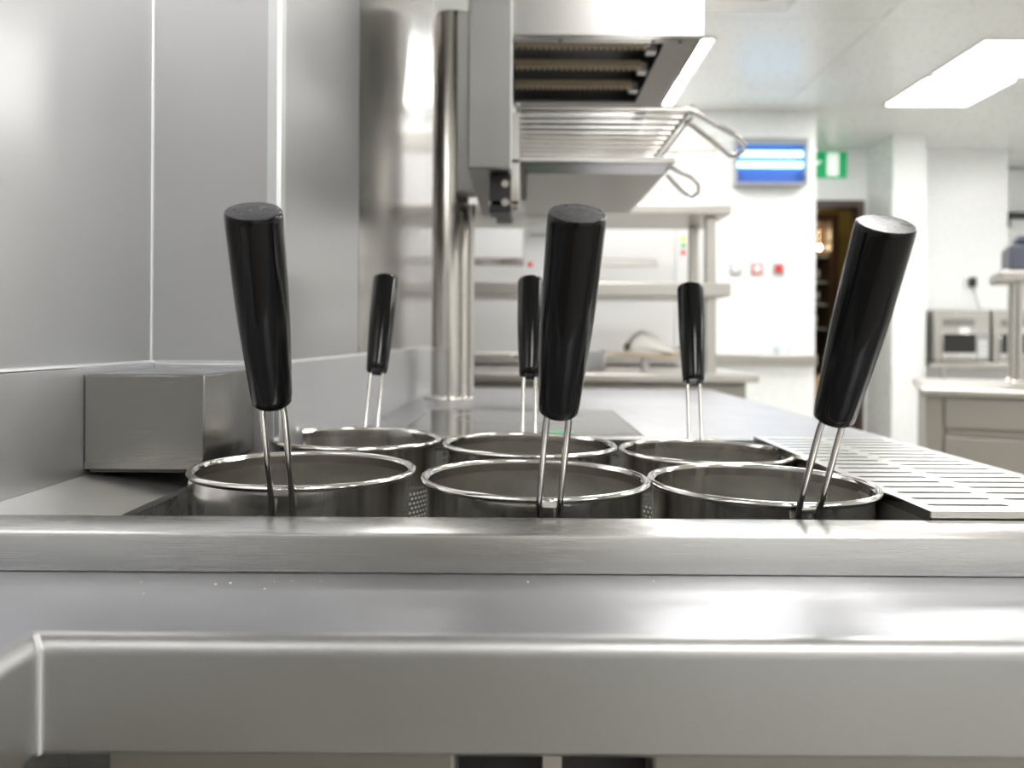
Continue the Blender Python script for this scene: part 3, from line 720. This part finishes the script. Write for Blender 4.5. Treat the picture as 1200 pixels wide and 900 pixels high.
# ------------------------------------------------------------------ microwaves on their wall table
mt = rooted('wall_table', 'stainless table under the two microwaves against the white wall', 'table', (3.95, 6.85, 0))
part('top', 'shelf', mt, (3.37, 4.5, 6.52, 7.18, CH-.22, CH-.176), bevel=.006)
for x in (3.42, 4.41):
    for y in (6.57, 7.10): part('leg', 'shelf', mt, (x, x+.04, y, y+.04, 0, CH-.22))
part('under_shelf', 'shelf', mt, (3.4, 4.47, 6.55, 7.16, .25, .28))
settle(mt)
def microwave(x0, lab):
    z0 = CH-.166; z1 = z0+.42; y0 = 6.62
    r_ = rooted('microwave', lab, 'microwave', (x0+.225, 6.85, CH-.176), 'microwaves on the wall table')
    part('case', 'shelf', r_, (x0, x0+.45, y0, 7.08, z0, z1), bevel=.006)
    for xx in (x0+.03, x0+.38): part('foot', 'black', r_, (xx, xx+.04, y0+.03, 7.05, CH-.176, z0))
    d = part('door', 'polish', r_, (x0+.05, x0+.33, y0-.02, y0, z0+.02, z1-.19), bevel=.004)
    part('window', 'black', d, (x0+.058, x0+.322, y0-.023, y0-.02, z0+.065, z1-.2))
    part('handle', 'wire', d, (x0+.10, x0+.27, y0-.045, y0-.03, z0+.03, z0+.045), (x0+.11, x0+.125, y0-.032, y0-.02, z0+.03, z0+.045), (x0+.245, x0+.26, y0-.032, y0-.02, z0+.03, z0+.045), bevel=.003)
    c_ = part('control_panel', 'grey_plastic', r_, (x0+.335, x0+.435, y0-.015, y0, z0+.02, z1-.19), bevel=.003)
    for i in range(4):
        for j in range(2): part('key', 'white_plastic', c_, (x0+.35+.038*j, x0+.378+.038*j, y0-.018, y0-.015, z0+.04+.035*i, z0+.06+.035*i))
    part('display', 'white_plastic', r_, (x0+.20, x0+.28, y0-.004, y0, z1-.185, z1-.145))
    for k in range(5): part('vent_slot', 'dark', r_, (x0+.06, x0+.32, y0-.003, y0+.001, z1-.135+.012*k, z1-.129+.012*k))
    for k in range(5):
        bm = bmesh.new(); tube(bm, [(x0+.16+.05*k, y0+.001, z1-.04), (x0+.16+.05*k, y0-.014, z1-.04)], .014, 12); obj('knob', bm, 'polish', r_, smooth=True)
    settle(r_)
microwave(3.385, 'stainless microwave oven with black window beside the white pillar')
microwave(3.86, 'stainless microwave oven on the wall table, away from the pillar')

# ------------------------------------------------------------------ island counter on the right with over-shelf
zi = CH-.165
IX, IY, IR = 1.43, 2.90, math.radians(-24)
def local(name, label, cat, z):              # built in the island's own axes, front-left corner at the origin
    return thing(name, label, cat, None, (IX, IY, 0), (0, 0, IR))
ic = local('island_counter', 'taupe stainless island counter with rounded worktop and drawers', 'counter', 0)
part('top', 'shelf', ic, (0, 2.0, 0, .74, zi-.034, zi), bevel=.014)
part('body', 'taupe', ic, (.02, 1.96, .04, .70, .1, zi-.034))
part('plinth', 'black', ic, (.06, 1.9, .1, .64, 0, .1))
part('side_stile', 'taupe', ic, (.02, .075, .025, .04, .1, zi-.036), bevel=.002)
for k in range(2):
    xa = .08+k*.94
    for q, (za, zc_) in enumerate(((zi-.145, zi-.037), (zi-.40, zi-.178), (.12, zi-.433))):
        d = part('drawer', 'taupe', ic, (xa, xa+.93, .018, .04, za, zc_), bevel=.003)
        part('finger_pull', 'taupe', d, (xa+.005, xa+.925, .03, .04, za-.030, za-.002), bevel=.002)
os_ = local('over_shelf', 'stainless over-shelf on round posts standing on the island counter', 'shelf', zi)
part('shelf_board', 'shelf', os_, (.285, 1.9, .335, .70, CH+.232, CH+.272), bevel=.012)
for x in (.358, 1.7):
    for y in (.42, .597):
        bm = bmesh.new(); tube(bm, [(x, y, zi), (x, y, CH+.232)], .015, 20); obj('post', bm, 'tube', os_, smooth=True)
        bm = bmesh.new(); lathe(bm, [(.028, 0), (.028, .006), (.015, .012)], 20, Matrix.Translation((x, y, zi)), cap0=True); obj('foot', bm, 'polish', os_, smooth=True)
nb = local('storage_bin', 'slate blue plastic bin with stepped lid on the over-shelf', 'bin', CH+.252)
part('body', 'navy', nb, (.32, .68, .38, .62, CH+.272, CH+.372), bevel=.012)
part('lid', 'navy', nb, (.352, .66, .40, .60, CH+.372, CH+.412), bevel=.02)
bm = bmesh.new(); box(bm, 4.75, 5.9, 7.93, 8.0, CH+1.20, CH+1.26); box(bm, 4.77, 4.80, 7.95, 8.0, CH+1.12, CH+1.20)
o = obj('wall_bracket_rail', bm, 'black', None, bevel=.004); tag(o, 'black rail fixed to the recessed white wall', 'rail')

# ------------------------------------------------------------------ hall: display cabinet, person
dc = rooted('display_cabinet', 'dark wooden display cabinet with lit glass shelves in the hall', 'cabinet', (2.9, 8.9, 0))
cz = CH+1.34
part('carcass', 'brown_wood', dc, (2.4, 2.47, 8.6, 9.15, .0, cz), (3.29, 3.37, 8.6, 9.15, .0, cz), (2.47, 3.29, 8.6, 9.15, cz-.09, cz), (2.47, 3.29, 8.6, 9.15, 0, .75), bevel=.004)
part('back_panel', 'cabinet_back', dc, (2.47, 3.29, 9.12, 9.15, .75, cz-.09))
for z in (1.12, 1.38, 1.62, 1.90): part('glass_shelf', 'shelf_glass', dc, (2.47, 3.29, 8.7, 9.12, z, z+.018))
settle(dc)
for x, y, z, r_, lab in ((3.13, 8.85, CH+1.14, .075, 'large glowing globe lamp at the top of the display cabinet'), (3.235, 8.80, CH+1.0, .03, 'small warm bulb under the globe lamp in the display cabinet')):
    gl = rooted('cabinet_lamp', lab, 'lamp', (x, y, z))
    bm = bmesh.new(); bmesh.ops.create_uvsphere(bm, u_segments=20, v_segments=12, radius=r_, matrix=Matrix.Translation((x, y, z))); obj('globe', bm, 'warm', gl, smooth=True)
    bm = bmesh.new(); tube(bm, [(x, y, z+r_*.9), (x, y, cz-.09)], .006, 8); obj('stem', bm, 'wire', gl)
    settle(gl)
k = 0
for z, xs in ((1.918, (3.2,)), (1.638, (3.12, 3.24)), (1.398, (3.14, 3.24)), (1.138, (3.1, 3.22))):
    for x in xs:
        bm = bmesh.new(); lathe(bm, [(.03, 0), (.012, .01), (.01, .05), (.035, .09), (.032, .13)], 16, Matrix.Translation((x, 8.82, z)), cap0=True)
        o = obj('goblet', bm, ('warm', 'polish', 'tan')[2 if k % 2 else 1], None, smooth=True); k += 1
        tag(o, 'small goblet standing on a glass shelf of the display cabinet', 'goblet', 'goblets in the display cabinet')

# crouching person in a hi-vis vest beyond the doorway
def skin(name, verts, edges, rad, mat, parent=None, sub=2, root=0):
    me = bpy.data.meshes.new(name); me.from_pydata(verts, edges, []); me.materials.append(M[mat])
    o = bpy.data.objects.new(name, me); C.objects.link(o)
    bm = bmesh.new(); bm.from_mesh(me); lay = bm.verts.layers.skin.verify()
    for i, v in enumerate(bm.verts):
        r_ = rad[i]; v[lay].radius = r_ if isinstance(r_, tuple) else (r_, r_); v[lay].use_root = (i == root)
    bm.to_mesh(me); bm.free()
    s = o.modifiers.new('skin', 'SKIN'); s.use_smooth_shade = True
    q = o.modifiers.new('sub', 'SUBSURF'); q.levels = sub; q.render_levels = sub
    if parent: o.parent = parent
    return o
px, py = 3.035, 7.95
pe = rooted('person', 'person crouching beyond the doorway in a hi-vis yellow vest and black trousers', 'person', (px, py, 0))
V_ = [(0, .10, .32), (0, .05, .46), (0, -.01, .60), (0, -.03, .66), (0, -.045, .73), (0, -.06, .83), (0, -.06, .90),     # 0-6 pelvis..crown
      (-.17, -.02, .62), (-.22, -.12, .42), (-.13, -.30, .36), (.17, -.02, .62), (.22, -.12, .42), (.13, -.30, .36),          # arms 7-12
      (-.10, .08, .30), (-.15, -.26, .42), (-.13, -.02, .10), (-.13, -.06, .04), (-.13, -.20, .035),                         # left leg 13-17
      (.10, .08, .30), (.15, -.26, .42), (.13, -.02, .10), (.13, -.06, .04), (.13, -.20, .035)]
E_ = [(0, 1), (1, 2), (2, 3), (3, 4), (4, 5), (5, 6), (2, 7), (7, 8), (8, 9), (2, 10), (10, 11), (11, 12), (0, 13), (13, 14), (14, 15), (15, 16), (16, 17), (0, 18), (18, 19), (19, 20), (20, 21), (21, 22)]
R_ = [(.14, .11), (.14, .10), (.12, .09), .07, .055, (.075, .095), .06, .06, .045, .032, .06, .045, .032, .09, .065, .045, .045, .035, .09, .065, .045, .045, .035]
body = skin('body', V_, E_, R_, 'skin', pe)
tors = skin('vest', [(0, .11, .30), (0, .05, .46), (0, -.012, .59), (0, -.025, .635), (-.16, -.02, .615), (.16, -.02, .615)], [(0, 1), (1, 2), (2, 3), (2, 4), (2, 5)], [(.16, .13), (.165, .12), (.14, .105), (.085, .085), .078, .078], 'hivis', pe)
legs = skin('trousers', [(0, .10, .30), (-.10, .08, .295), (-.15, -.26, .42), (-.13, -.02, .11), (.10, .08, .295), (.15, -.26, .42), (.13, -.02, .11)], [(0, 1), (1, 2), (2, 3), (0, 4), (4, 5), (5, 6)], [(.15, .12), .105, .08, .06, .105, .08, .06], 'trouser', pe)
hair = skin('hair', [(0, -.035, .86), (0, -.04, .90), (0, -.05, .925)], [(0, 1), (1, 2)], [(.08, .09), (.082, .088), .06], 'hair', pe)
bm = bmesh.new()
bmesh.ops.create_uvsphere(bm, u_segments=10, v_segments=8, radius=.014, matrix=Matrix.Translation((0, -.158, .815)))
obj('nose', bm, 'skin', body, smooth=True)
for s in (-1, 1):
    bm = bmesh.new(); bmesh.ops.create_uvsphere(bm, u_segments=10, v_segments=8, radius=.011, matrix=Matrix.Translation((s*.03, -.142, .838))); obj('eye', bm, 'dark', body, smooth=True)
    bm = bmesh.new(); bmesh.ops.create_uvsphere(bm, u_segments=10, v_segments=8, radius=.024, matrix=Matrix.Translation((s*.078, -.055, .825)) @ Matrix.Diagonal((.4, .7, 1, 1))); obj('ear', bm, 'skin', body, smooth=True)
    for f in range(5):
        bm = bmesh.new(); a = (f-2)*.012; ln = (.055, .07, .075, .07, .045)[f]
        if f == 4: tube(bm, [(s*(.13-.02), -.31, .355), (s*(.13-.045), -.335, .35), (s*(.13-.05), -.36, .335)], [.011, .01, .008], 8)
        else: tube(bm, [(s*.13+a, -.325, .352), (s*.13+a*1.2, -.325-ln*.7, .345), (s*.13+a*1.2, -.325-ln*.9, .315)], [.011, .0095, .008], 8)
        obj('finger', bm, 'skin', body, smooth=True)

# ------------------------------------------------------------------ crumbs on the front worktop
bm = bmesh.new(); bmesh.ops.create_icosphere(bm, subdivisions=1, radius=.0007); c0 = obj('crumb', bm, 'crumb')
for i, (x, y) in enumerate(((-.172, .369), (-.137, .366), (-.131, .368), (-.112, .371), (-.104, .372), (-.091, .372), (-.113, .36), (-.163, .352), (.004, .372), (.062, .374))):
    o = c0 if i == 0 else c0.copy()
    if i: C.objects.link(o)
    s = random.uniform(.5, 1.2); o.location = (x, y, ZT+.0004*s); o.scale = (s, s, s*.7); o.rotation_euler = (0, 0, random.random()*3)
    tag(o, 'tiny pale crumb lying on the worktop in front of the lip', 'crumb', 'crumbs on the front worktop')
